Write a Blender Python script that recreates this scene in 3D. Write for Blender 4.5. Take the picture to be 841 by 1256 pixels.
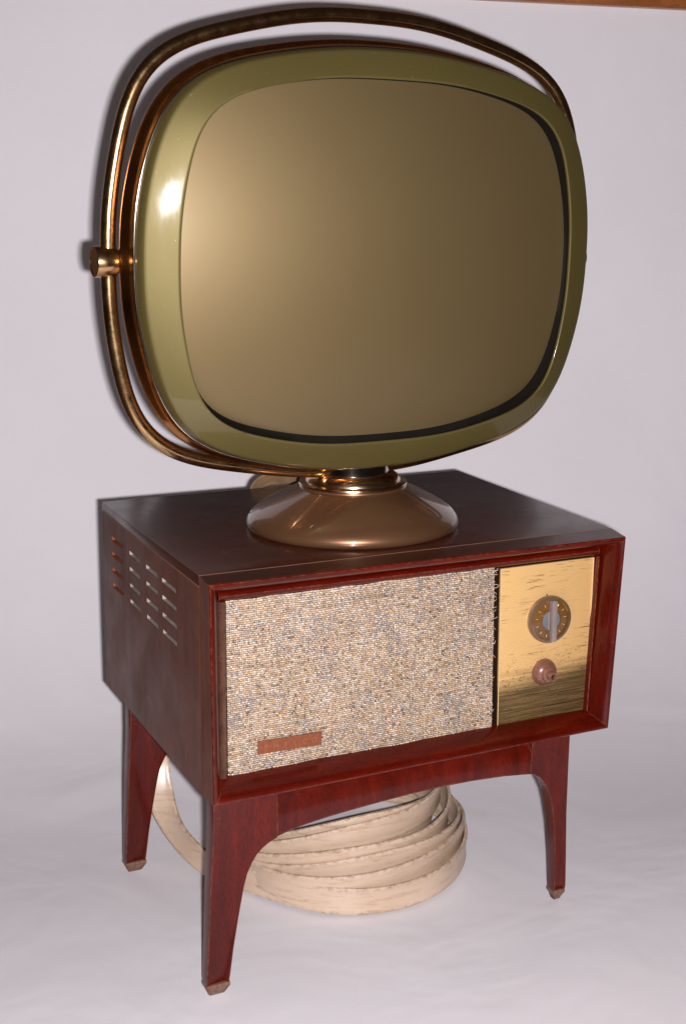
import bpy, bmesh, math
import numpy as np
from mathutils import Vector, Matrix

for o in list(bpy.data.objects):
    bpy.data.objects.remove(o)
S = bpy.context.scene
COL = S.collection

# ------------------------------------------------------------------ camera
FLOOR = 0.574                      # cabinet top is this high above the floor
CAM = (-0.5239, -1.6131, 0.4665 + FLOOR)
ROT = Matrix(((0.8771, 0.0662, -0.4758), (-0.4800, 0.1600, -0.8626), (0.0190, 0.9849, 0.1721)))
cd = bpy.data.cameras.new('camera')
cam = bpy.data.objects.new('camera', cd); COL.objects.link(cam)
m = ROT.to_quaternion().to_matrix().to_4x4(); m.translation = Vector(CAM)
cam.matrix_world = m
cd.sensor_fit = 'VERTICAL'; cd.sensor_height = 36.0; cd.sensor_width = 24.1
cd.lens = 36.0 * 1746.7 / 1256
cd.shift_x = (420.5 - 572.24) / 1256; cd.shift_y = (537.23 - 628) / 1256
cd.clip_start = 0.02; cd.clip_end = 60
S.camera = cam

# ------------------------------------------------------------------ world: dim warm room
W = bpy.data.worlds.new('World'); S.world = W; W.use_nodes = True
bg = W.node_tree.nodes['Background']
bg.inputs['Color'].default_value = (1.0, 0.62, 0.42, 1); bg.inputs['Strength'].default_value = 0.022

# ------------------------------------------------------------------ the camera's flash, beside the lens
fl = bpy.data.lights.new('flash', 'AREA'); fl.shape = 'RECTANGLE'; fl.size = 0.024; fl.size_y = 0.016
fl.energy = 59; fl.color = (1.0, 0.968, 0.985)
flo = bpy.data.objects.new('flash', fl); COL.objects.link(flo)
fm = m.copy(); fm.translation = Vector(CAM) + m.to_3x3() @ Vector((0.030, -0.018, -0.01))
fm = fm @ Matrix.Rotation(math.radians(4), 4, 'Y') @ Matrix.Rotation(math.radians(-1), 4, 'X')
flo.matrix_world = fm

S.view_settings.view_transform = 'Standard'; S.view_settings.look = 'None'
S.view_settings.exposure = 0.0; S.view_settings.gamma = 1.0
S.render.engine = 'CYCLES'
S.render.resolution_x = 685; S.render.resolution_y = 1024

# ------------------------------------------------------------------ materials
class NT:
    def __init__(s, name):
        s.m = bpy.data.materials.new(name); s.m.use_nodes = True; s.t = s.m.node_tree
        s.b = s.t.nodes['Principled BSDF']; s.tc = s.t.nodes.new('ShaderNodeTexCoord')
    def n(s, typ, **k):
        x = s.t.nodes.new('ShaderNode' + typ)
        for a, v in k.items():
            if a.startswith('i_'):
                key = a[2:].replace('_', ' ')
                x.inputs[key].default_value = v
            else: setattr(x, a, v)
        return x
    def l(s, a, b): s.t.links.new(a, b)
    def set(s, **k):
        for a, v in k.items(): s.b.inputs[a.replace('_', ' ')].default_value = v
    def coords(s, scale=(1, 1, 1), rot=(0, 0, 0), src='Object'):
        mp = s.n('Mapping'); mp.inputs['Scale'].default_value = scale; mp.inputs['Rotation'].default_value = rot
        s.l(s.tc.outputs[src], mp.inputs['Vector']); return mp.outputs['Vector']
    def noise(s, vec, sc, det=4, rough=.55, dist=0):
        x = s.n('TexNoise'); x.inputs['Scale'].default_value = sc; x.inputs['Detail'].default_value = det
        x.inputs['Roughness'].default_value = rough; x.inputs['Distortion'].default_value = dist
        s.l(vec, x.inputs['Vector']); return x.outputs['Fac']
    def ramp(s, fac, stops):
        r = s.n('ValToRGB'); e = r.color_ramp.elements
        while len(e) < len(stops): e.new(0.5)
        for i, (p, c) in enumerate(stops):
            e[i].position = p; e[i].color = (c, c, c, 1) if isinstance(c, (int, float)) else (*c, 1)
        s.l(fac, r.inputs['Fac']); return r.outputs['Color']
    def mix(s, fac, a, b, mode='MIX'):
        x = s.n('Mix', data_type='RGBA', blend_type=mode)
        for i, v in ((0, fac), (6, a), (7, b)):
            if hasattr(v, 'node'): s.l(v, x.inputs[i])
            else: x.inputs[i].default_value = v if i == 0 else (*v, 1)
        return x.outputs[2]
    def bump(s, h, dist=.001, st=1.0):
        b = s.n('Bump'); b.inputs['Distance'].default_value = dist; b.inputs['Strength'].default_value = st
        s.l(h, b.inputs['Height']); s.l(b.outputs['Normal'], s.b.inputs['Normal']); return b

def wood(name, dark, light, stretch, rough=.32, coat=.5, worn=None, crough=.08, spec=.5):
    t = NT(name)
    v = t.coords(stretch)
    g = t.noise(v, 9, 6, .65, .6)
    c = t.ramp(g, [(.30, dark), (.52, tuple((a + b) / 2 for a, b in zip(dark, light))), (.72, light)])
    p = t.noise(t.coords(tuple(a * 5 for a in stretch)), 40, 3, .6)
    c = t.mix(t.ramp(p, [(.46, 0), (.64, .65)]), c, tuple(x * .30 for x in dark))
    blot = t.noise(t.coords((1, 1, 1)), 5, 3)
    c = t.mix(t.ramp(blot, [(.35, 0), (.7, .35)]), c, tuple(x * .55 for x in dark))
    if worn:
        w = t.noise(t.coords((1, 1, 1)), 120, 5, .7)
        w2 = t.noise(t.coords((1, 1, 1)), 9, 3, .6)
        bv = t.n('Bevel'); bv.samples = 4; bv.inputs['Radius'].default_value = .0022
        geo = t.n('NewGeometry'); dt = t.n('VectorMath', operation='DOT_PRODUCT')
        t.l(bv.outputs['Normal'], dt.inputs[0]); t.l(geo.outputs['Normal'], dt.inputs[1])
        pt = t.ramp(dt.outputs['Value'], [(.86, 1), (.985, 0)])
        e = t.mix(1.0, pt, t.ramp(w, [(.42, .08), (.6, .75)]), 'MULTIPLY')
        c = t.mix(e, c, worn)
        c = t.mix(t.mix(1.0, t.ramp(w, [(.66, 0), (.70, .5)]), t.ramp(w2, [(.5, 0), (.62, 1)]), 'MULTIPLY'), c, worn)
    t.l(c, t.b.inputs['Base Color'])
    r = t.noise(t.coords((1, 1, 1)), 14, 5, .6)
    t.l(t.ramp(r, [(.3, rough * .8), (.75, rough * 1.35)]), t.b.inputs['Roughness'])
    t.set(Coat_Weight=coat, Coat_Roughness=crough, Specular_IOR_Level=spec)
    t.bump(p, .0002, .35)
    return t.m

def metal(name, col, rough=.2, tarn=None, metallic=1.0, scale=60, coat=0.0):
    t = NT(name)
    t.set(Metallic=metallic, Roughness=rough, Coat_Weight=coat)
    a = t.noise(t.coords(), scale, 6, .7); b = t.noise(t.coords(), scale * .2, 4, .6)
    tarn = tarn or tuple(x * .5 for x in col)
    c = t.mix(t.ramp(a, [(.50, 0), (.70, .8)]), col, tarn)
    c = t.mix(t.ramp(b, [(.40, 0), (.70, .55)]), c, tarn)
    t.l(c, t.b.inputs['Base Color'])
    t.l(t.ramp(a, [(.3, rough * .7), (.8, min(1, rough * 1.8))]), t.b.inputs['Roughness'])
    t.bump(a, .0002, .25)
    return t.m

def plain(name, col, rough=.5, metallic=0, coat=0, spec=.5, var=.25, scale=30, trans=0):
    t = NT(name); t.set(Metallic=metallic, Roughness=rough, Coat_Weight=coat, Specular_IOR_Level=spec, Transmission_Weight=trans)
    a = t.noise(t.coords(), scale, 5, .6)
    t.l(t.mix(t.ramp(a, [(.3, 0), (.75, 1)]), col, tuple(x * (1 - var) for x in col)), t.b.inputs['Base Color'])
    t.bump(a, .0002, .2)
    return t.m

M = {}
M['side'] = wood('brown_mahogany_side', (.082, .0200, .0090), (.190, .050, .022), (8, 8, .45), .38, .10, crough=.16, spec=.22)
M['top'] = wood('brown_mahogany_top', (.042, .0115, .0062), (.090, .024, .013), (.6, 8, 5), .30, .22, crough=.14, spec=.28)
M['rail_h'] = wood('red_mahogany_rail', (.052, .0022, .0005), (.145, .0066, .0009), (.8, 5, 5), .34, .35, worn=(.30, .11, .06), crough=.09, spec=.16)
M['rail_v'] = wood('red_mahogany_stile', (.044, .0019, .0005), (.125, .0058, .0009), (5, 5, .8), .34, .35, worn=(.30, .11, .06), crough=.09, spec=.16)
M['leg'] = wood('red_mahogany_leg', (.055, .0026, .0006), (.155, .0080, .0012), (5, 5, .7), .36, .3, worn=(.30, .12, .07), crough=.12, spec=.22)
M['tip'] = wood('worn_leg_tip', (.10, .030, .016), (.34, .19, .13), (9, 9, 9), .45, .2)
M['inlay'] = plain('pale_inlay', (.26, .13, .08), .45)
M['darkwood'] = plain('dark_inner_wood', (.012, .005, .002), .7, spec=.1)
M['cleat'] = wood('orange_inner_cleat', (.24, .055, .018), (.42, .12, .04), (.8, 5, 5), .5, .0)
M['chassis'] = plain('grey_chassis_metal', (.42, .36, .33), .4, .0, var=.5)
M['lip'] = metal('bronze_moulding', (.17, .075, .050), .34, (.050, .014, .008), .45, 160)
M['copper'] = metal('copper_brass_tube', (.58, .37, .18), .20, (.38, .22, .105), 1, 60)
M['band'] = metal('copper_band', (.66, .34, .13), .16, (.50, .21, .075), 1, 20)
M['goldring'] = metal('pale_gold_ring', (.80, .60, .38), .16, (.42, .26, .14), 1, 60)
M['silver'] = metal('steel_neck', (.72, .68, .60), .12, (.36, .30, .24), 1, 50)
M['shell'] = plain('gold_painted_shell', (.30, .19, .08), .4, .3)
M['gasket'] = plain('dark_gasket', (.006, .004, .002), .75, spec=.15, var=.4)
M['knobplastic'] = plain('brown_plastic', (.20, .085, .055), .32, coat=.4, scale=80, var=.35)
M['dialplate'] = metal('blue_grey_dial_metal', (.42, .46, .50), .3, (.22, .24, .27), .8, 120)
M['pointer'] = plain('milky_plastic_pointer', (.24, .19, .175), .3, coat=.5)
M['tick'] = plain('gold_tick_paint', (.85, .60, .30), .35, .3)
M['hole'] = plain('black_hole', (.004, .003, .002), .7)
M['badge'] = plain('rust_brown_badge', (.235, .062, .022), .42, scale=200, var=.35)
M['badgeletter'] = plain('tan_badge_lettering', (.34, .15, .08), .4, .3)
M['cord'] = plain('tan_brown_cord', (.28, .17, .09), .4, coat=.3, var=.5, scale=60)
M['thread'] = plain('frayed_thread', (.62, .46, .36), .7)

def olive():
    t = NT('olive_bezel_plastic')
    a = t.noise(t.coords(), 3, 3); d = t.noise(t.coords(), 260, 4, .7)
    c = t.mix(t.ramp(a, [(.3, 0), (.7, .5)]), (.122, .094, .027), (.100, .076, .020))
    c = t.mix(t.ramp(d, [(.66, 0), (.74, .5)]), c, (.40, .38, .28))
    t.l(c, t.b.inputs['Base Color'])
    t.set(Metallic=.45, Roughness=.52, Specular_IOR_Level=.4, Coat_Weight=.6, Coat_Roughness=.06)
    sm = t.noise(t.coords((1, 1, .25), (0, .5, 0)), 30, 5, .65)
    t.l(t.ramp(sm, [(.35, .055), (.75, .13)]), t.b.inputs['Coat Roughness'])
    return t.m
M['olive'] = olive()

def screenmat():
    t = NT('bronze_tinted_tube_face')
    a = t.noise(t.coords(), 2.2, 3); d = t.noise(t.coords(), 500, 3, .7)
    c = t.mix(t.ramp(a, [(.3, 0), (.7, .6)]), (.180, .126, .054), (.152, .104, .042))
    c = t.mix(t.ramp(d, [(.68, 0), (.76, .35)]), c, (.08, .05, .02))
    t.l(c, t.b.inputs['Base Color'])
    t.set(Metallic=.62, Roughness=.53, Coat_Weight=.35, Coat_Roughness=.26)
    t.bump(d, .0001, .12)
    return t.m
M['screen'] = screenmat()

def pedestal_mat():
    t = NT('bronze_pedestal_enamel')
    a = t.noise(t.coords(), 5, 4); f = t.noise(t.coords(), 900, 2, .7)
    c = t.mix(t.ramp(a, [(.35, 0), (.7, .6)]), (.185, .088, .042), (.135, .063, .030))
    c = t.mix(t.ramp(f, [(.6, 0), (.75, .3)]), c, (.42, .26, .15))
    t.l(c, t.b.inputs['Base Color'])
    t.set(Metallic=.6, Roughness=.36, Coat_Weight=1.0, Coat_Roughness=.04)
    return t.m
M['pedestal'] = pedestal_mat()

def goldpanel():
    t = NT('gold_brushed_control_panel')
    base = (.72, .445, .180)
    sp = t.n('SeparateXYZ'); t.l(t.tc.outputs['Object'], sp.inputs[0])
    # fine horizontal reeding
    ln = t.n('Math', operation='SINE'); mu = t.n('Math', operation='MULTIPLY'); mu.inputs[1].default_value = 2 * math.pi / .0023
    t.l(sp.outputs['Z'], mu.inputs[0]); t.l(mu.outputs[0], ln.inputs[0])
    lr = t.ramp(ln.outputs[0], [(.0, 0), (.75, .22)])
    vary = t.noise(t.coords((3, 1, 60)), 3, 4)
    c = t.mix(t.mix(1, lr, t.ramp(vary, [(.3, 1), (.7, .2)]), 'MULTIPLY'), base, (.50, .29, .11))
    # long thin scratches through the gilding
    s = t.noise(t.coords((9, 1, 330)), 2.4, 3, .6); k = t.noise(t.coords((1, 1, 1)), 24, 2)
    sc = t.mix(1, t.ramp(s, [(.60, 0), (.64, 1)]), t.ramp(k, [(.46, 0), (.58, 1)]), 'MULTIPLY')
    c = t.mix(sc, c, (.10, .055, .02))
    # darker, streaked lower part: band with a ragged slanting upper edge
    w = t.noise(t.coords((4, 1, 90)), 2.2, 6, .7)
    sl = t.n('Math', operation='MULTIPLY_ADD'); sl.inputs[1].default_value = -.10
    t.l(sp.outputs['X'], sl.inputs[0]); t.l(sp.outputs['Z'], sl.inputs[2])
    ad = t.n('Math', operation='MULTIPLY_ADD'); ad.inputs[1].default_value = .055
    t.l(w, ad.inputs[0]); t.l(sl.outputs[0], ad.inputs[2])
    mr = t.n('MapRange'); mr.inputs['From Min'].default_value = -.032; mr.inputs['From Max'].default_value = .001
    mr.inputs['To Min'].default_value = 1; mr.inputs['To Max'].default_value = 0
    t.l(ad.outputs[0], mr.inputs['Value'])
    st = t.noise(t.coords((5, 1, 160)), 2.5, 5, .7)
    lowband = t.mix(t.ramp(st, [(.35, 0), (.65, 1)]), (.035, .020, .006), (.22, .135, .050))
    c = t.mix(mr.outputs[0], c, lowband)
    # grime specks around the middle
    g = t.noise(t.coords((1, 1, 1.6)), 210, 3, .7)
    mr2 = t.n('MapRange'); mr2.inputs['From Min'].default_value = .03; mr2.inputs['From Max'].default_value = -.02
    t.l(ad.outputs[0], mr2.inputs['Value'])
    c = t.mix(t.mix(1, t.ramp(g, [(.56, 0), (.64, .8)]), mr2.outputs[0], 'MULTIPLY'), c, (.10, .05, .02))
    t.l(c, t.b.inputs['Base Color'])
    t.set(Metallic=.25, Roughness=.38)
    t.bump(ln.outputs[0], .0002, .5)
    return t.m
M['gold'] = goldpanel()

def clothmat():
    t = NT('woven_grille_cloth')
    at = t.n('Attribute'); at.attribute_name = 'thread'
    t.l(at.outputs['Color'], t.b.inputs['Base Color'])
    t.set(Roughness=.42, Metallic=.12, Specular_IOR_Level=.6)
    return t.m
M['cloth'] = clothmat()

def strapmat():
    t = NT('cream_flat_cable')
    at = t.n('Attribute'); at.attribute_name = 'edge'
    n1 = t.noise(t.coords((1, 1, 1.6)), 110, 7, .8, .2); n2 = t.noise(t.coords((8, 8, 60)), 2.2, 5, .7, .3); n3 = t.noise(t.coords(), 9, 3)
    c = t.mix(t.ramp(n3, [(.3, 0), (.7, .7)]), (.63, .475, .36), (.53, .38, .265))
    c = t.mix(t.ramp(n2, [(.52, 0), (.70, .5)]), c, (.30, .18, .10))
    e = t.mix(1, at.outputs['Color'], t.ramp(n1, [(.46, 0), (.66, 1)]), 'MULTIPLY')
    c = t.mix(e, c, (.16, .075, .03))
    c = t.mix(t.ramp(n1, [(.66, 0), (.74, .7)]), c, (.18, .09, .045))
    t.l(c, t.b.inputs['Base Color']); t.set(Roughness=.38, Coat_Weight=.3, Coat_Roughness=.2)
    t.bump(n1, .0004, .3)
    return t.m
M['strap'] = strapmat()

def sheetmat():
    t = NT('white_backdrop_paper')
    a = t.noise(t.coords(), 1.6, 5, .6); f = t.noise(t.coords(), 300, 3, .7)
    c = t.mix(t.ramp(a, [(.3, 0), (.7, 1)]), (.86, .825, .86), (.81, .775, .81))
    c = t.mix(t.ramp(f, [(.4, 0), (.7, .10)]), c, (.62, .58, .60))
    t.l(c, t.b.inputs['Base Color']); t.set(Roughness=.8, Specular_IOR_Level=.2)
    w = t.noise(t.coords((1, 1, 1), (0, 0, .5)), 3.2, 3, .5, .8)
    b1 = t.bump(w, .014, .5); b2 = t.n('Bump'); b2.inputs['Distance'].default_value = .0003; b2.inputs['Strength'].default_value = .3
    t.l(f, b2.inputs['Height']); t.l(b1.outputs['Normal'], b2.inputs['Normal']); t.l(b2.outputs['Normal'], t.b.inputs['Normal'])
    return t.m
M['sheet'] = sheetmat()
M['orangewood'] = wood('orange_varnished_wood', (.30, .075, .014), (.58, .19, .045), (.6, 6, 6), .4, .4)

# ------------------------------------------------------------------ mesh helpers (cabinet space: z=0 at the cabinet top)
WORLD = {}
def obj(name, verts, faces, mat, parent=None, smooth=False, bevel=0, seg=2, angle=None, off=True, extra=None):
    v = np.array(verts, float).reshape(-1, 3).copy()
    if off: v[:, 2] += FLOOR
    c = (v.min(0) + v.max(0)) / 2
    if parent is None: c[2] = v[:, 2].min()
    me = bpy.data.meshes.new(name)
    me.from_pydata((v - c).tolist(), [], [tuple(int(i) for i in f) for f in faces])
    me.materials.append(mat)
    bm = bmesh.new(); bm.from_mesh(me); bmesh.ops.remove_doubles(bm, verts=bm.verts, dist=1e-6)
    bmesh.ops.recalc_face_normals(bm, faces=bm.faces)
    if bevel:
        es = [e for e in bm.edges if e.is_manifold and e.calc_face_angle(0) > math.radians(28)]
        bmesh.ops.bevel(bm, geom=es, offset=bevel, segments=seg, profile=.6, affect='EDGES', clamp_overlap=True)
    bm.to_mesh(me); bm.free()
    if smooth or bevel:
        me.polygons.foreach_set('use_smooth', [True] * len(me.polygons))
        me.set_sharp_from_angle(angle=math.radians(angle or 40))
    o = bpy.data.objects.new(name, me); COL.objects.link(o)
    WORLD[o.name] = Vector(c)
    if parent is not None:
        o.parent = parent; o.location = Vector(c) - WORLD[parent.name]
    else: o.location = Vector(c)
    return o

def box(name, x0, x1, y0, y1, z0, z1, mat, parent, bevel=0, **k):
    v = [(x, y, z) for x in (x0, x1) for y in (y0, y1) for z in (z0, z1)]
    f = [(0, 1, 3, 2), (4, 6, 7, 5), (0, 4, 5, 1), (2, 3, 7, 6), (0, 2, 6, 4), (1, 5, 7, 3)]
    return obj(name, v, f, mat, parent, bevel=bevel, **k)

def loops(ls, closed_first=True, closed_last=True):
    n = len(ls[0]); v = np.concatenate(ls); f = []
    for k in range(len(ls) - 1):
        for i in range(n):
            j = (i + 1) % n; f.append((k * n + i, k * n + j, (k + 1) * n + j, (k + 1) * n + i))
    if closed_first: f.append(tuple(range(n))[::-1])
    if closed_last: f.append(tuple((len(ls) - 1) * n + i for i in range(n)))
    return v, f

def lathe(name, prof, center, axis, mat, parent, n=96, cap0=True, cap1=True, smooth=True, angle=35):
    # prof: (radius, height along axis)
    axis = Vector(axis).normalized(); a = axis.orthogonal().normalized(); b = axis.cross(a)
    t = np.linspace(0, 2 * np.pi, n, endpoint=False); c = np.array(center, float)
    ls = [c + np.outer(np.cos(t) * r, a) + np.outer(np.sin(t) * r, b) + np.array(axis) * h for r, h in prof]
    v, f = loops(ls, cap0, cap1)
    return obj(name, v, f, mat, parent, smooth=smooth, angle=angle)

def tag(o, label=None, cat=None, kind=None):
    if label: o['label'] = label
    if cat: o['category'] = cat
    if kind: o['kind'] = kind
    return o

# ------------------------------------------------------------------ setting: white sheet sweeping from wall to floor, wooden rail above
u = np.array([.9613, -.2756, 0]); nrm = np.array([.2756, .9613, 0])
WD = 2.88
cam0 = np.array(CAM)
def wallpt(s, d, z): return np.array([cam0[0], cam0[1], 0]) + u * s + nrm * d + np.array([0, 0, z])
def backdrop():
    prof = []                      # (distance, height)
    R_ = .76
    for d in np.linspace(.66, WD - R_, 110): prof.append((d, 0))
    sa = np.linspace(0, 1, 60); ang = math.pi / 2 * (sa ** 2 * (3 - 2 * sa))       # angle eases in and out: no seam
    dx = np.cos(ang); dz = np.sin(ang); X_ = np.r_[0, np.cumsum((dx[1:] + dx[:-1]) / 2)]; Z_ = np.r_[0, np.cumsum((dz[1:] + dz[:-1]) / 2)]
    k_ = R_ / X_[-1]; HZ = Z_[-1] * k_
    for a, b in zip(X_[1:], Z_[1:]): prof.append((WD - R_ + a * k_, b * k_))
    for z in np.linspace(HZ + .02, 1.45, 24): prof.append((WD, z))
    ss = np.linspace(-.48, 1.85, 190)
    v = []; f = []
    rng = np.random.RandomState(3)
    waves = [(rng.uniform(3, 13), rng.uniform(0, 2 * math.pi), rng.uniform(0, 6.28), rng.uniform(.4, 1)) for _ in range(14)]
    arc = 0; last = prof[0]
    dd = np.gradient(np.array(prof), axis=0); ans = np.arctan2(dd[:, 1], dd[:, 0])
    for (d, z), an in zip(prof, ans):
        arc += math.hypot(d - last[0], z - last[1]); last = (d, z)
        for s in ss:
            h = sum(w[3] / w[0] * math.sin(w[0] * (s * math.cos(w[1]) + arc * math.sin(w[1])) + w[2]) for w in waves)
            amp = .0085 * max(0, 1 - z / .4) + .0020
            off_ = -abs(h) * amp * .9
            v.append(wallpt(s, d - off_ * math.sin(an), z + off_ * math.cos(an)))
    n = len(ss)
    for i in range(len(prof) - 1):
        for j in range(n - 1): f.append((i * n + j, i * n + j + 1, (i + 1) * n + j + 1, (i + 1) * n + j))
    o = obj('backdrop', v, f, M['sheet'], None, smooth=True, off=False, angle=80)
    tag(o, kind='structure')
backdrop()
def sheet(name, pts, mat):
    o = obj(name, pts, [(0, 1, 2, 3)], mat, None, off=False); tag(o, kind='structure'); return o
M['roomwall'] = plain('dull_brown_room_wall', (.16, .10, .065), .8, var=.3, scale=4)
M['roomfloor'] = plain('brown_room_floor', (.13, .075, .045), .6, var=.4, scale=6)
sheet('floor', [wallpt(-4, -3, -.03), wallpt(5, -3, -.03), wallpt(5, WD + .12, -.03), wallpt(-4, WD + .12, -.03)], M['roomfloor'])
sheet('wall', [wallpt(-4, WD + .10, -.03), wallpt(5, WD + .10, -.03), wallpt(5, WD + .10, 2.6), wallpt(-4, WD + .10, 2.6)], M['roomwall'])
# rail: its lower edge crosses the top right corner of the picture
zr = 0.8385 + FLOOR
def railpts():
    out = []
    for s in (-1.5, 3.0):
        for d, z in ((WD - .024, zr), (WD - .024, zr + .09), (WD + .02, zr + .09), (WD + .02, zr)): out.append(wallpt(s, d, z))
    return out
r = obj('wooden_rail', railpts(), [(0, 1, 2, 3), (7, 6, 5, 4), (0, 4, 5, 1), (1, 5, 6, 2), (2, 6, 7, 3), (3, 7, 4, 0)], M['orangewood'], None, bevel=.003, off=False)
tag(r, 'orange varnished wooden rail along the top of the white backdrop', 'rail')

# ------------------------------------------------------------------ television root
tv = bpy.data.objects.new('television', None); COL.objects.link(tv)
tv.location = (.3, .22, 0); WORLD[tv.name] = Vector(tv.location); tv.empty_display_size = .1
tag(tv, 'vintage swivel television, rounded olive screen above a red mahogany cabinet on four legs', 'television')

W_, D_, H_ = .600, .452, .2813
XB = .583                                      # right side leans in towards the bottom
# --- cabinet carcass
TT = .0135
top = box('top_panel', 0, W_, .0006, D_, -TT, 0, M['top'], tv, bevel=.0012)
box('inlay', .0006, W_ - .002, -.0004, .0006, -.0012, .00025, M['inlay'], top)
box('inlay', -.0003, .0008, .0008, D_ - .002, -TT - .0008, -TT + .0003, M['inlay'], top)
obj('side_panel', [(W_ - .014, .001, -TT - .0003), (W_, .001, -TT - .0003), (W_, D_, -TT - .0003), (W_ - .014, D_, -TT - .0003),
    (XB - .014, .001, -H_), (XB, .001, -H_), (XB, D_, -H_), (XB - .014, D_, -H_)],
    [(0, 1, 2, 3), (4, 7, 6, 5), (0, 4, 5, 1), (1, 5, 6, 2), (2, 6, 7, 3), (3, 7, 4, 0)], M['side'], tv, bevel=.0012)
box('bottom_panel', .0125, XB - .015, .004, D_ - .001, -H_ + .0005, -H_ + .012, M['darkwood'], tv)
box('back_panel', .0125, XB - .016, D_ - .008, D_ - .0015, -H_ + .0125, -TT - .0005, M['darkwood'], tv)

# --- left side panel with sixteen real vent slots
SY = [(.0915, .1535), (.1725, .2265), (.2560, .3080), (.3430, .4010)]
SZ = [(a, a + .0058) for a in (-.0468, -.0700, -.0936, -.1168)]
def slotted():
    ys = sorted([.001, D_] + [a for s in SY for a in s]); zs = sorted([-H_, -TT - .0003] + [a for s in SZ for a in s])
    T = .006; v = []; f = []
    ny, nz = len(ys), len(zs)
    for x in (0, T):
        for y in ys:
            for z in zs: v.append((x, y, z))
    I = lambda s, i, j: s * ny * nz + i * nz + j
    hole = set()
    for i in range(ny - 1):
        for j in range(nz - 1):
            yc = (ys[i] + ys[i + 1]) / 2; zc = (zs[j] + zs[j + 1]) / 2
            if any(a < yc < b for a, b in SY) and any(a < zc < b for a, b in SZ): hole.add((i, j))
    for i in range(ny - 1):
        for j in range(nz - 1):
            q = [(i, j), (i + 1, j), (i + 1, j + 1), (i, j + 1)]
            if (i, j) in hole:
                for k in range(4):
                    a, b = q[k], q[(k + 1) % 4]; f.append((I(0, *a), I(0, *b), I(1, *b), I(1, *a)))
            else:
                f.append(tuple(I(0, *a) for a in q)); f.append(tuple(I(1, *a) for a in q)[::-1])
    for i in range(ny - 1):
        for j in (0, nz - 1): f.append((I(0, i, j), I(0, i + 1, j), I(1, i + 1, j), I(1, i, j)))
    for j in range(nz - 1):
        for i in (0, ny - 1): f.append((I(0, i, j), I(0, i, j + 1), I(1, i, j + 1), I(1, i, j)))
    o = obj('side_panel', v, f, M['side'], tv, bevel=.0006, seg=1)
    o.data.materials.append(M['chassis']); o.data.materials.append(M['cleat'])
    oc = WORLD[o.name]
    for p_ in o.data.polygons:
        w = p_.center + oc
        if .0008 < w.x < T - .0002 and abs(p_.normal.x) < .3 and any(a - .0008 < w.y < b + .0008 for a, b in SY) and any(a - .0008 < w.z - FLOOR < b + .0008 for a, b in SZ):
            p_.material_index = 2 if w.y > .335 else 1
    return o
sp = slotted()
sp['label'] = 'left side panel with four rows of vent slots'
box('cleat', .0068, .045, .325, .440, -.150, -.020, M['cleat'], tv)
box('chassis_plate', .0110, .0130, .060, .322, -.150, -.020, M['chassis'], tv)

# --- mitred front frame: four rails with a concave glossy inner slope
B0 = np.array([(0, 0, 0), (W_, 0, 0), (XB, 0, -H_), (0, 0, -H_)], float)            # TL TR BR BL at the joint
F0 = np.array([(-.0005, -.04, -.0012), (.5985, -.04, -.0040), (.5808, -.04, -.2795), (.0020, -.04, -.2812)], float)
IN_ = np.array([(1, 0, -1), (-1, 0, -1), (-1, 0, 1), (1, 0, 1)], float)
PROF = [(0, -.0004), (0, -.012), (0, -.026), (0, -.0385), (.0012, -.0402), (.0040, -.0404), (.0058, -.0395), (.0092, -.0345), (.0128, -.0270), (.0160, -.0190), (.0188, -.0110), (.0205, -.0040), (.0212, .0035), (.0035, .0035)]
PROF = [(w, y if y < 0.003 else -.0004) for w, y in PROF]
def ringpt(w, y):
    k = -y / .04
    return B0 * (1 - k) + F0 * k + IN_ * w + np.array([0, y - (-.04 * k), 0])
def rail(i, mat, name='frame_rail', prof=PROF, w0=0.0, gap=.00015):
    j = (i + 1) % 4; a = []; b = []
    for w, y in prof:
        rp = ringpt(w + w0, y); d = rp[j] - rp[i]; d = d / np.linalg.norm(d)
        a.append(rp[i] + d * gap); b.append(rp[j] - d * gap)
    # intermediate loops give the grain and bevels something to hold on to
    ls = [np.array(a) * (1 - s) + np.array(b) * s for s in np.linspace(0, 1, 9)]
    v, f = loops(ls)
    o = obj(name, v, f, mat, tv, smooth=True, angle=32, bevel=0)
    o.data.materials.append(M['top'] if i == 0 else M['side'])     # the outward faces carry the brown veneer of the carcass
    out = [(0, 0, 1), (1, 0, 0), (0, 0, -1), (-1, 0, 0)][i]
    for p_ in o.data.polygons:
        if i != 2 and p_.normal.dot(Vector(out)) > .85 and p_.area > 1e-6: p_.material_index = 1
    return o
rail(0, M['rail_h']); rail(1, M['rail_v']); rail(2, M['rail_h']); rail(3, M['rail_v'])

# --- recessed inner moulding (left and top), thin strip at right
box('recess_board', .018, .5700, .0009, .0035, -.2690, -.0180, M['darkwood'], tv)
def mould(name, p0, p1, nx, nz, w, mat):
    # half-round strip from p0 to p1 (x,z), growing w along (nx,nz), proud of y=0
    pr = [(0, 0), (0, -.007), (.15, -.0105), (.4, -.0125), (.65, -.0118), (.86, -.009), (1, -.0045), (1, 0)]
    ls = []
    for (x, z) in (p0, p1): ls.append(np.array([(x + nx * w * k, y + .0008, z + nz * w * k) for k, y in pr]))
    v, f = loops(ls); return obj(name, v, f, mat, tv, smooth=True, angle=35)
mould('moulding', (.0212, -.0335), (.0212, -.2610), 1, 0, .0108, M['lip'])
mould('moulding', (.0212, -.0212), (.5745, -.0225), 0, -1, .0128, M['rail_h'])
mould('moulding', (.5760, -.036), (.5645, -.2610), -1, 0, .0035, M['rail_v'])

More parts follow.
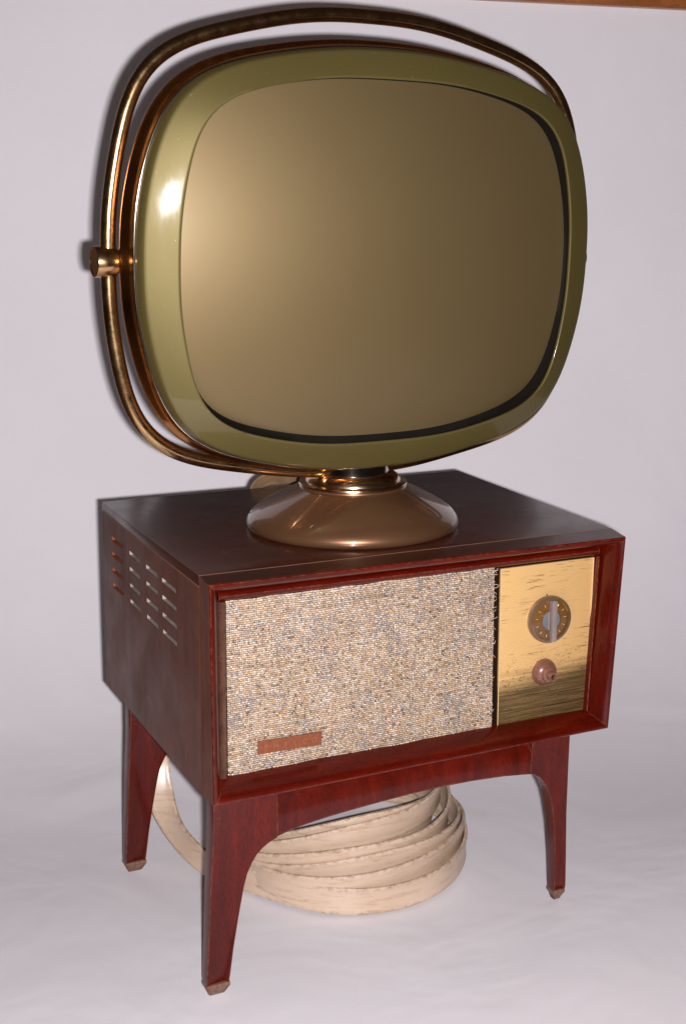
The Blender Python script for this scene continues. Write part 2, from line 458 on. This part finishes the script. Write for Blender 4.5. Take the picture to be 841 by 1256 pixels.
# --- grille cloth: real woven relief
CX0, CX1, CZ0, CZ1 = .0330, .4105, -.2672, -.0352
def cloth():
    rng = np.random.RandomState(11)
    nc, nr, k = 152, 86, 4
    pal = np.array([(.66, .48, .37), (.93, .88, .84), (.50, .34, .24), (.80, .58, .30), (.34, .37, .46), (.085, .055, .04), (.80, .66, .58), (.60, .58, .60)])
    pr = np.array([.27, .17, .15, .10, .08, .05, .12, .06])
    idx = rng.choice(len(pal), size=(nr, nc), p=pr)
    cg = np.kron(rng.rand(14, 22), np.ones((8, 8)))[:nr, :nc]         # patches with more blue-grey thread
    run = rng.rand(nr, nc) < .22
    for c_i in range(1, nc): idx[:, c_i] = np.where(run[:, c_i], idx[:, c_i - 1], idx[:, c_i])
    m_ = (cg > .72) & (rng.rand(nr, nc) < .30); idx[m_] = 4
    cell = (pal[idx] * .50 + np.array([.56, .43, .34]) * .28) * np.array([.75, .67, .57]) * rng.uniform(.85, 1.12, (nr, nc, 1))
    rowdark = rng.rand(nr)
    for r_ in range(nr):
        for _ in range(rng.randint(0, 3)): a = rng.randint(0, nc - 20); L = rng.randint(6, 45); cell[r_, a:a + L] *= rng.uniform(.78, .95)
    amp = rng.uniform(.45, 1.25, (nr, nc))
    X = nc * k + 1; Z = nr * k + 1
    xi = np.arange(X); zi = np.arange(Z); gx, gz = np.meshgrid(xi, zi)
    ci = np.minimum(gx // k, nc - 1); ri = np.minimum(gz // k, nr - 1)
    fx = (gx % k) / k; fz = (gz % k) / k
    over = ((ci + ri) % 2) == 0
    hw = np.sin(np.pi * fx) ** .7 * np.sin(np.pi * fz) ** .6
    h = np.where(over, hw * amp[ri, ci], hw * .55 * amp[ri, ci])
    jit = rng.uniform(-.00022, .00022, (Z, X))
    wav = .0009 * np.sin(gx / 47.) * np.sin(gz / 31. + 1) + .0006 * np.sin(gx / 19. + gz / 70.)
    ragged = rng.uniform(0, .0012, Z)
    x = CX0 + (CX1 - CX0) * gx / (X - 1) + jit; z = CZ0 + (CZ1 - CZ0) * gz / (Z - 1) + .0003 * np.sin(gx / 13. + gz / 9.) + jit[::-1]
    x[:, -1] += ragged; x[:, -2] += ragged * .5
    y = -.0034 - h * .0012 - wav
    v = np.stack([x, y, z + FLOOR], -1).reshape(-1, 3)
    c = (v.min(0) + v.max(0)) / 2
    q = (np.arange(Z - 1)[:, None] * X + np.arange(X - 1)[None, :]).ravel()
    faces = np.stack([q, q + 1, q + X + 1, q + X], -1)
    me = bpy.data.meshes.new('grille_cloth')
    me.vertices.add(len(v)); me.vertices.foreach_set('co', (v - c).ravel())
    nf = len(faces); me.loops.add(nf * 4); me.loops.foreach_set('vertex_index', faces.ravel().astype(np.int32))
    me.polygons.add(nf); me.polygons.foreach_set('loop_start', np.arange(0, nf * 4, 4, dtype=np.int32))
    me.update(calc_edges=True); me.validate()
    me.polygons.foreach_set('use_smooth', [True] * nf)
    fc = cell[ri[:-1, :-1], ci[:-1, :-1]].reshape(-1, 3)
    fxx, fzz = fx[:-1, :-1].ravel(), fz[:-1, :-1].ravel()
    sh = np.where(fzz < .01, .20, 1.14) * np.where(fxx < .01, .78, 1.03) * rng.uniform(.8, 1.15, len(fxx))  # shade in the gaps between threads, put into the face colour
    fc = fc * sh[:, None]
    spark = (rng.rand(len(fxx)) < .06) & (fzz > .2) & (fxx > .2); fc[spark] = (.90, .85, .80)  # sparkle of the threads painted as scattered near-white faces
    gl = (rng.rand(len(fxx)) < .02) & (fzz > .2); fc[gl] = (.85, .58, .26)
    lc = np.repeat(np.c_[np.clip(fc, 0, 1), np.ones(nf)], 4, 0)
    ca = me.color_attributes.new('thread', 'FLOAT_COLOR', 'CORNER'); ca.data.foreach_set('color', lc.ravel().astype(np.float32))
    me.materials.append(M['cloth'])
    o = bpy.data.objects.new('grille_cloth', me); COL.objects.link(o); o.parent = tv
    o.location = Vector(c) - WORLD[tv.name]; WORLD[o.name] = Vector(c)
    return o
gc = cloth()
box('cloth_backing', CX0 - .0003, CX1 - .0006, -.0006, .0008, CZ0, CZ1, M['darkwood'], tv)

def tube(name, pts, rad, mat, parent, closed=False, n=12, off=True, flat=None):
    pts = np.array(pts, float); N = len(pts)
    if closed: T = np.roll(pts, -1, 0) - np.roll(pts, 1, 0)
    else: T = np.gradient(pts, axis=0)
    T /= np.linalg.norm(T, axis=1)[:, None]
    ref = np.array([0, 1, 0.]) if flat is None else np.array(flat)
    t = np.linspace(0, 2 * np.pi, n, endpoint=False); ls = []
    for i in range(N):
        a = np.cross(T[i], ref); a /= np.linalg.norm(a); b = np.cross(T[i], a)
        rr = rad if np.isscalar(rad) else rad[i]
        ls.append(pts[i] + np.outer(np.cos(t) * rr, a) + np.outer(np.sin(t) * rr, b))
    if closed:
        ls.append(ls[0]); v, f = loops(ls, False, False)
    else: v, f = loops(ls)
    return obj(name, v, f, mat, parent, smooth=True, angle=60, off=off)

rng = np.random.RandomState(5)
for i in range(22):                                     # frayed weft ends along the right edge of the cloth
    z = CZ1 - .004 - (rng.rand() ** 1.6) * .21; L = rng.uniform(.002, .0065) * (1.3 if z > -.11 else .7)
    bend = rng.uniform(-.004, .0035); t_ = np.linspace(0, 1, 6)
    tube('frayed_thread', [(CX1 - .0008 + L * a, -.0042 - .0012 * math.sin(a * 3), z + bend * a * a) for a in t_], rng.uniform(.0002, .0004), M['thread'], gc, n=5)

# --- badge
def badge():
    n = 30; rb = np.random.RandomState(2)
    x0, x1 = .0716, .1575
    xs = np.linspace(x0, x1, n); 
    topz = -.2208 - .0022 * (xs - x0) / (x1 - x0) + rb.uniform(-.0004, .0004, n); botz = -.2385 - .0018 * (xs - x0) / (x1 - x0) + rb.uniform(-.0004, .0004, n)
    P = [(x, z) for x, z in zip(xs, topz)] + [(x, z) for x, z in zip(xs[::-1], botz[::-1])]
    ls = [np.array([(x, y, z) for x, z in P]) for y in (-.0056, -.0076)]
    v, f = loops(ls); b = obj('badge', v, f, M['badge'], tv)
    for i, ch in enumerate('PHILCO'):
        cu = bpy.data.curves.new('letter', 'FONT'); cu.body = ch; cu.size = .0095; cu.extrude = .00025; cu.align_x = 'CENTER'; cu.align_y = 'CENTER'
        to = bpy.data.objects.new('letter', cu); COL.objects.link(to)
        dg = bpy.context.evaluated_depsgraph_get(); me = bpy.data.meshes.new_from_object(to.evaluated_get(dg))
        bpy.data.objects.remove(to); me.materials.clear(); me.materials.append(M['badgeletter'])
        o = bpy.data.objects.new('badge_letter', me); COL.objects.link(o); o.parent = b
        o.rotation_euler = (math.pi / 2, .02, 0)
        w = Vector((x0 + (x1 - x0) * (.12 + .152 * i), -.0079, -.2305 - .0003 * i + FLOOR)); o.location = w - WORLD[b.name]
badge()

# --- gold control panel, dial and knob
PX0, PX1, PZ0, PZ1 = .4208, .5705, -.2690, -.0385
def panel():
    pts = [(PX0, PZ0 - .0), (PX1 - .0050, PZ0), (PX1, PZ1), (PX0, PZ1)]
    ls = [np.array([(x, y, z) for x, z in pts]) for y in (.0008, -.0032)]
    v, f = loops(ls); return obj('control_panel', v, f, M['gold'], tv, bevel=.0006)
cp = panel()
rim = [(PX0, PZ0), (PX1 - .0050, PZ0), (PX1, PZ1), (PX0, PZ1)]
for (a, b) in ((0, 1), (1, 2), (3, 0)):
    (xa, za), (xb, zb) = rim[a], rim[b]
    tube('panel_trim', [(xa, -.0036, za), (xb, -.0036, zb)], .0007, M['tick'], cp, n=6)
lathe('screw_hole', [(.0011, 0), (.0009, .0004)], (.4950, -.0032, -.0835), (0, -1, 0), M['hole'], cp, n=12)
K1 = (.4970, -.0032, -.1175)
amber = plain('amber_dial_plastic', (.20, .085, .018), .2, coat=.8, scale=25, var=.6)
dialrim = plain('smoky_dial_rim', (.14, .080, .042), .20, coat=.8, scale=40, var=.3)
d1 = lathe('channel_dial', [(.0330, 0), (.0338, .004), (.0334, .0085), (.0320, .0105), (.0292, .0112), (.0284, .0100)], K1, (0, -1, 0), dialrim, tv, cap1=False)
lathe('dial_face', [(.0284, .0), (.0284, .0078), (.0260, .0084)], (K1[0], K1[1] - .0, K1[2]), (0, -1, 0), amber, d1)
for k in range(12):
    a = math.radians(15 + k * 30)
    if abs(math.cos(a)) < .2: continue
    pass
for k in range(13):
    a = math.radians(-90 + 9 + k * 27.7 * 13 / 13)
    c = np.array([K1[0] + (.0228) * math.sin(a), 0, K1[2] + (.0228) * math.cos(a)]); d = np.array([math.sin(a), 0, math.cos(a)])
    p0 = c - d * .0018; p1 = c + d * .0018
    if abs(c[0] - K1[0]) < .0055: continue
    tube('dial_mark', [(p0[0], K1[1] - .0088, p0[2]), (p1[0], K1[1] - .0088, p1[2])], .00045, M['tick'], d1, n=6)
lathe('dial_hub', [(.0142, .0), (.0142, .0098), (.0136, .0106)], K1, (0, -1, 0), M['dialplate'], d1)
lathe('dial_hub_ring', [(.0152, .0088), (.0152, .0104), (.0143, .0108), (.0143, .0088)], K1, (0, -1, 0), dialrim, d1, cap0=False, cap1=False)
box('pointer', K1[0] - .0036, K1[0] + .0044, K1[1] - .0190, K1[1] - .0085, K1[2] - .0290, K1[2] + .0290, M['pointer'], d1, bevel=.0016)
box('pointer', K1[0] - .0072, K1[0] - .0041, K1[1] - .0135, K1[1] - .0105, K1[2] - .0125, K1[2] + .0135, M['pointer'], d1, bevel=.0008)
K2 = (.4930, -.0032, -.1942)
k2 = lathe('volume_knob', [(.0190, 0), (.0190, .002), (.0178, .0055), (.0158, .0090), (.0125, .0120), (.0108, .0128), (.0104, .0150), (.0100, .0168), (.0082, .0178), (.0064, .0180), (.0060, .0215)], K2, (0, -1, 0), M['knobplastic'], tv)
lathe('knob_shaft', [(.0058, .0205), (.0062, .0215), (.0062, .0262), (.0058, .0270), (.0044, .0270), (.0038, .0262), (.0036, .0215)], K2, (0, -1, 0), M['knobplastic'], k2, n=40, cap0=False)
lathe('shaft_bore', [(.0034, .0214), (.0034, .0218)], K2, (0, -1, 0), M['hole'], k2, n=24)

# --- leg frames: shaped legs with curved aprons
LEGL = [(.0218, -.2813), (.0205, -.350), (.0160, -.430), (.0120, -.520), (.0105, -.550), (.0108, -.560), (.0155, -.5735), (.0180, -.574), (.0335, -.574), (.0365, -.5725), (.0415, -.560), (.0425, -.550), (.0477, -.510), (.0545, -.468), (.0615, -.430), (.0665, -.4105), (.0735, -.396), (.0800, -.3865), (.0870, -.380), (.0960, -.3740), (.1080, -.3695), (.1080, -.2813)]
LEGR = [(.5560, -.2813), (.5570, -.350), (.5600, -.430), (.5650, -.500), (.5685, -.550), (.5680, -.560), (.5640, -.5735), (.5620, -.574), (.5540, -.574), (.5520, -.5725), (.5490, -.560), (.5485, -.545), (.5460, -.500), (.5405, -.450), (.5340, -.415), (.5290, -.397), (.5230, -.384), (.5170, -.3735), (.5085, -.3640), (.4990, -.3580), (.4930, -.3560), (.4930, -.2813)]
UND = [(.1080, -.3695), (.1270, -.3645), (.1470, -.3610), (.1750, -.3575), (.2080, -.3545), (.2600, -.3510), (.3000, -.3488), (.3480, -.3475), (.4000, -.3482), (.4500, -.3510), (.4770, -.3540), (.4930, -.3560)]
def prism(name, poly, y0, y1, mat, bevel=.003, taper=True, lean=0):
    P = np.array(poly)
    ls = [np.array([(x, y, z) for x, z in P]) for y in (y0, y1)]
    if taper:                       # leg slims in depth towards the foot
        for l, s in ((ls[0], 1), (ls[1], -1)):
            k = np.clip((-.30 - l[:, 2]) / .27, 0, 1); l[:, 1] += s * .0035 * k ** 1.3 + lean * k
            tip = np.clip((-.556 - l[:, 2]) / .018, 0, 1); l[:, 1] += s * .0065 * tip
    v, f = loops(ls); return obj(name, v, f, mat, tv, bevel=bevel, seg=2, angle=50)
def apron(y0, y1):
    rows = []
    for x, zb in UND:
        k = min(1, max(0, (x - .108) / .02), max(0, (.493 - x) / .03)); kk = 1
        rows.append([(x, y0, zb + .002), (x, y0 + .0015, zb), (x, y1 - .002, zb), (x, y1, zb + .002), (x, y1, -.2815), (x, y1 - .006, -.2815), (x, y1 - .006, -.302), (x, y0 + .001, -.3215), (x, y0, -.3235)])
    v, f = loops([np.array(r_) for r_ in rows]); return obj('apron', v, f, M['leg'], tv, smooth=True, angle=30)
for (y0, y1) in ((.019, .047), (.400, .428)):
    for poly in (LEGL, LEGR):
        l_ = prism('leg', poly, y0, y1, M['leg'], lean=.016 if (poly is LEGR and y0 < .1) else 0)
    apron(y0 + .003, y1 - .003)
# worn pale tips: thin scuffed shoes round the feet
for (y0, y1) in ((.019, .047), (.400, .428)):
    for (a, b) in ((.0105, .0425), (.5487, .5684)):
        lean = .016 if (a > .3 and y0 < .1) else 0; e = .0004; zt, zm, zb = -.5560, -.5610, -.5742
        yy0 = y0 + .0035 + lean; yy1 = y1 - .0035 + lean
        ls = [np.array([(a - e, yy0 - e, zt), (b + e, yy0 - e, zt), (b + e, yy1 + e, zt), (a - e, yy1 + e, zt)]),
              np.array([(a - e, yy0 - e, zm), (b + e, yy0 - e, zm), (b + e, yy1 + e, zm), (a - e, yy1 + e, zm)]),
              np.array([(a + .006, yy0 + .006, zb + .0004), (b - .006, yy0 + .006, zb + .0004), (b - .006, yy1 - .006, zb + .0004), (a + .006, yy1 - .006, zb + .0004)])]
        v, f = loops(ls); obj('foot_tip', v, f, M['tip'], tv, bevel=.0022, seg=2)

# --- pedestal and neck
A = (.2772, .1650, 0)
ped = lathe('pedestal', [(.120, .0006), (.1420, .0008), (.1462, .0035), (.1478, .0080), (.1470, .0125), (.1440, .0180), (.1385, .0240), (.1280, .0315), (.1130, .0400), (.0960, .0485), (.0800, .0558), (.0745, .0580), (.0742, .0600), (.0700, .0606), (.045, .0606)], A, (0, 0, 1), M['pedestal'], tv, n=160, cap0=False, cap1=False, angle=50)
lathe('collar', [(.046, .0604), (.0735, .0600), (.0752, .0618), (.0748, .0640), (.0715, .0652), (.0680, .0650), (.0660, .0655), (.0655, .0685), (.0630, .0725), (.0575, .0765), (.0520, .0780), (.0500, .0781)], A, (0, 0, 1), M['goldring'], tv, n=128, cap0=False, cap1=False)
lathe('neck', [(.0500, .0640), (.0500, .0945), (.0470, .0960), (.040, .0960)], A, (0, 0, 1), M['silver'], tv, n=96, cap0=False)

# ------------------------------------------------------------------ swivelling screen head
HQ = dict(th=.05917, phi=.05221, hx=.27729, hy=.16432, hz=.37298, oy=-.07565)
tt = np.linspace(0, 2 * np.pi, 1440, endpoint=False)
def outline(a, b, n, m_, bt, h, N=180, z2=0):
    c, s = np.cos(tt), np.sin(tt)
    x = a * np.sign(c) * np.abs(c) ** (2 / n); z = b * np.sign(s) * np.abs(s) ** (2 / m_)
    k = 1 + h[0] * np.cos(4 * tt) + h[1] * np.cos(6 * tt) + h[2] * np.cos(8 * tt) + h[3] * np.sin(3 * tt)
    x, z = x * (1 + bt * z / b) * k, z * k
    P = np.c_[x, z + z2]; Q = np.r_[P, P[:1]]; L = np.r_[0, np.cumsum(np.linalg.norm(np.diff(Q, axis=0), axis=1))]
    t2 = np.linspace(0, L[-1], N, endpoint=False)
    return np.c_[np.interp(t2, L, Q[:, 0]), np.interp(t2, L, Q[:, 1])]
def place(xz, y):
    x, z = xz[:, 0], xz[:, 1]; y = np.broadcast_to(y, x.shape)
    cp_, sp_ = math.cos(HQ['phi']), math.sin(HQ['phi']); Y = y * cp_ - z * sp_; Z = y * sp_ + z * cp_
    c, s = math.cos(HQ['th']), math.sin(HQ['th'])
    return np.c_[HQ['hx'] + x * c - Y * s, HQ['hy'] + x * s + Y * c, HQ['hz'] + Z]
def smooth_loop(P, it=2):
    for _ in range(it): P = (np.roll(P, 1, 0) + 2 * P + np.roll(P, -1, 0)) / 4
    return P
OUT = smooth_loop(outline(.33531, .27678, 2.476, 2.571, .0002, (-.0188, -.0025, .0073, .0075)), 3)
INN = smooth_loop(outline(.29006, .23597, 3.2307, 2.721, -.0039, (-.0174, -.0034, .0077, .0034), z2=.0007), 3)
RNG = smooth_loop(outline(.35631, .30267, 2.6645, 2.5873, .0226, (-.0232, -.0069, .0094, -.0126), N=240, z2=.008), 3)
def grow(P, d):
    T = np.roll(P, -1, 0) - np.roll(P, 1, 0); T /= np.linalg.norm(T, axis=1)[:, None]
    return P + np.c_[T[:, 1], -T[:, 0]] * d
oy = HQ['oy']; FRONT = oy - .0261
ls = [place(grow(OUT, -.002), oy + .010), place(grow(OUT, -.0002), oy + .006), place(OUT, oy + .0025)]
for s in np.r_[0, .015, .03, .05, .075, .1, .13, np.linspace(.2, 1, 12)]:
    e = s; prof = (.0090 * (1 - (1 - min(e / .13, 1)) ** 2) + .0171 * (1.14 * e - .14 * e * e)) / .0261
    P = OUT * (1 - e) + INN * e
    if s == 0: P = grow(OUT, -.0006)
    ls.append(place(P, oy - .0261 * prof))
ls.append(place(grow(INN, -.0008), FRONT + .0006)); ls.append(place(grow(INN, -.0010), FRONT + .0020)); ls.append(place(grow(INN, -.0005), FRONT + .005))
v, f = loops(ls, False, False)
bez = obj('bezel', v, f, M['olive'], tv, smooth=True, angle=60)
# dark gasket wall between mask opening and tube face
TUBE = INN * np.array([.990, .980]) + np.array([-.0005, .0036])
GD = .0125
def dome(P): return FRONT + GD - .0365 + .036 * (P[:, 0] / .287) ** 2 + .034 * (P[:, 1] / .231) ** 2
ls = [place(grow(INN, .004), FRONT + .0035), place(grow(INN, -.0004), FRONT + .0030), place(grow(INN, -.0006), FRONT + .008), place(grow(TUBE, .0004), dome(TUBE) - .0004), place(grow(TUBE, -.010), dome(grow(TUBE, -.010)) + .003)]
v, f = loops(ls, False, False); obj('gasket', v, f, M['gasket'], tv, smooth=True, angle=50)
SAG = .038
ls = []
cen = TUBE.mean(0)
for s in (1.0, .985, .96, .92, .86, .78, .68, .56, .44, .32, .2, .1, .02):
    P = cen + (TUBE - cen) * s
    yy = dome(P)
    ls.append(place(P, yy))
v, f = loops(ls, False, True)
obj('screen', v, f, M['screen'], tv, smooth=True, angle=80)
# chrome bead round the bezel, then a flaring copper band
tube('bezel_bead', place(grow(OUT, .0007), oy + .0075), .0013, M['silver'], tv, closed=True, n=8)
ls = [place(grow(OUT, d), oy + y) for d, y in ((-.004, .006), (.0005, .0085), (.0015, .012), (.0020, .017), (.0040, .023), (.0068, .028), (.0092, .0315), (.0100, .034), (.0096, .036), (.0070, .038), (-.002, .040))]
v, f = loops(ls, False, False); obj('rim_band', v, f, M['band'], tv, smooth=True, angle=60)
ls = []
for s, y in ((1.0, .0385), (.985, .052), (.94, .075), (.86, .100), (.74, .125), (.60, .148), (.48, .165), (.40, .180), (.38, .200), (.34, .208), (.1, .210)):
    ls.append(place(OUT * s * np.array([1, 1]), oy + y))
v, f = loops(ls, False, True); obj('back_shell', v, f, M['shell'], tv, smooth=True, angle=60)
# carrying ring and pivots
RY = -.0258
ring = tube('handle_ring', place(RNG, RY), .0093, M['copper'], tv, closed=True, n=20)
c_, s_ = math.cos(HQ['th']), math.sin(HQ['th'])
for sg in (-1, 1):
    base = place(np.array([[sg * .3300, 0.0]]), RY)[0]
    ax_ = (sg * c_, sg * s_, 0); L_ = .0365 if sg < 0 else .0290
    lathe('pivot', [(.0150, 0), (.0150, .0105), (.0186, .0108), (.0190, .0120), (.0190, L_ - .0010), (.0184, L_), (.0160, L_ + .0002), (.0155, L_ - .0006), (.004, L_ - .0007)], base, ax_, M['copper'], tv, n=56)
# short bracket joining ring and neck
lathe('swivel_plate', [(.020, -.004), (.044, -.003), (.0465, .000), (.0465, .008), (.040, .0115), (.02, .0120)], (A[0], A[1], .0945), (0, 0, 1), M['silver'], tv, n=64)
# cord arching behind the pedestal
pts = []
CP = [(.330, .300, .006), (.345, .360, .006), (.345, .410, .007), (.330, .445, .009), (.305, .460, .0095), (.278, .465, .0110), (.255, .468, .0050), (.240, .469, -.012), (.234, .470, -.050), (.230, .470, -.110)]
def catmull(P, n=8):
    P = np.array(P, float); P = np.r_[[2 * P[0] - P[1]], P, [2 * P[-1] - P[-2]]]; out = []
    for i in range(1, len(P) - 2):
        for t in np.linspace(0, 1, n, endpoint=False):
            out.append(.5 * ((2 * P[i]) + (-P[i - 1] + P[i + 1]) * t + (2 * P[i - 1] - 5 * P[i] + 4 * P[i + 1] - P[i + 2]) * t * t + (-P[i - 1] + 3 * P[i] - 3 * P[i + 1] + P[i + 2]) * t ** 3))
    out.append(P[-2]); return np.array(out)

SEC = []                       # strap section across its height: cushioned edges with a shallow centre
hh = .0205
for k in np.linspace(-1, 1, 13):
    th_ = .0022 if abs(k) < .72 else .0022 + .0013 * math.sin((abs(k) - .72) / .28 * math.pi * .8)
    if abs(k) > .95: th_ = .0018
    SEC.append((k * hh, th_))
SECT = [(a, b) for a, b in SEC] + [(a, -b) for a, b in SEC[::-1]]
def ribbon(name, pts, ups, scale, mat, parent, off=True):
    pts = np.array(pts, float); ups = np.array(ups, float); N = len(pts)
    T = np.gradient(pts, axis=0); T /= np.linalg.norm(T, axis=1)[:, None]; ls = []; att = []
    for i in range(N):
        up = ups[i] - T[i] * (ups[i] @ T[i]); up /= np.linalg.norm(up); side = np.cross(T[i], up)
        ls.append(np.array([pts[i] + up * a * scale + side * b * scale for a, b in SECT]))
        att.append([abs(a) / hh for a, b in SECT])
    v, f = loops(ls)
    o = obj(name, v, f, mat, parent, smooth=True, angle=50, off=off)
    # wear mask: strong along both edges of the strap
    me = o.data; e = np.array(att).ravel()
    if len(e) == len(me.vertices):
        ca = me.color_attributes.new('edge', 'FLOAT_COLOR', 'POINT')
        w = np.clip((e - .70) / .28, 0, 1) * .8 + .05
        ca.data.foreach_set('color', np.c_[w, w, w, np.ones(len(w))].ravel().astype(np.float32))
    return o
cp_pts = catmull(CP); ups = np.tile(np.array([0.05, -.45, .85]), (len(cp_pts), 1))
ribbon('cord', cp_pts, ups, .62, M['cord'], tv)

# ------------------------------------------------------------------ cable coil on the floor (world heights)
def coil():
    rc = np.random.RandomState(8)
    # per-turn: centre x, y, radius, bottom height at front, right, back, left 
    TRN = [(.3380, .3100, .190, .000, .002, .006, .008),
           (.3360, .3130, .186, .022, .010, .008, .008),
           (.3310, .3190, .180, .036, .026, .012, .014),
           (.3280, .3230, .177, .052, .052, .020, .016),
           (.3230, .3300, .168, .086, .086, .034, .028),
           (.3270, .3260, .157, .090, .080, .054, .040),
           (.3300, .3220, .146, .070, .062, .066, .044),
           (.3350, .3180, .134, .052, .046, .070, .046),
           (.3350, .3180, .120, .045, .042, .066, .046)]
    TR = np.array(TRN); P = []; U = []
    # loose tail rising behind the rear leg to the cabinet
    tail = [((.150, .500, .330), (1, .2, .2)), ((.118, .505, .250), (1, .1, .2)), ((.0900, .490, .170), (1, .1, .25)), ((.0820, .475, .128), (.8, .0, .5)), ((.0840, .455, .082), (.5, .0, .8)),
            ((.0930, .420, .048), (.25, .0, 1)), ((.1060, .370, .030), (.1, 0, 1)), ((.1270, .318, .0225), (0, 0, 1))]
    tp = [a for a, b in tail]; tu = [b for a, b in tail]
    th0 = math.radians(205)
    def turn(th):
        k = (th - th0) / (2 * math.pi); k = min(max(k, 0), len(TRN) - 1.001); i = int(k); fr = k - i; fr = fr * fr * (3 - 2 * fr)
        q = TR[i] * (1 - fr) + TR[i + 1] * fr
        c, s = math.cos(th), math.sin(th)
        wf, wr, wb, wl = max(-s, 0) ** 2, max(c, 0) ** 2, max(s, 0) ** 2, max(-c, 0) ** 2
        zz = q[3] * wf + q[4] * wr + q[5] * wb + q[6] * wl
        r_ = q[2] * (1 + .014 * math.sin(3 * th + k * 1.3) - .012 * math.sin(2 * th + k * 2.3 + 1)); zz += .004 * min(k, 1) * (1 + math.sin(2 * th + k * 2.1))
        return np.array([q[0] + r_ * c, q[1] + r_ * s, zz + hh + .0008])
    th1 = th0 + 2 * math.pi * 7.3
    ths = np.linspace(th0, th1, 620)
    C_ = np.array([turn(t) for t in ths])
    tp = tp + [C_[3]]; tu = tu + [(0, 0, 1)]
    tpp = catmull(tp, 12); tuu = catmull(tu, 12)
    P = np.r_[tpp[:-1], C_[4:]]
    lean = np.array([(.10 * math.cos(t), .10 * math.sin(t), 1) for t in ths])
    lean[:, :2] *= (.3 + .9 * np.clip((ths - th0) / (4 * math.pi), 0, 1))[:, None]
    U = np.r_[tuu[:-1], lean[4:]]
    k = np.ones(5) / 5
    for c in range(3):
        P[2:-2, c] = np.convolve(P[:, c], k, 'valid')
    o = ribbon('cable_coil', P, U, 1.0, M['strap'], None, off=False)
    tag(o, 'scuffed cream flat cable coiled on the floor between the television legs', 'cable')
coil()
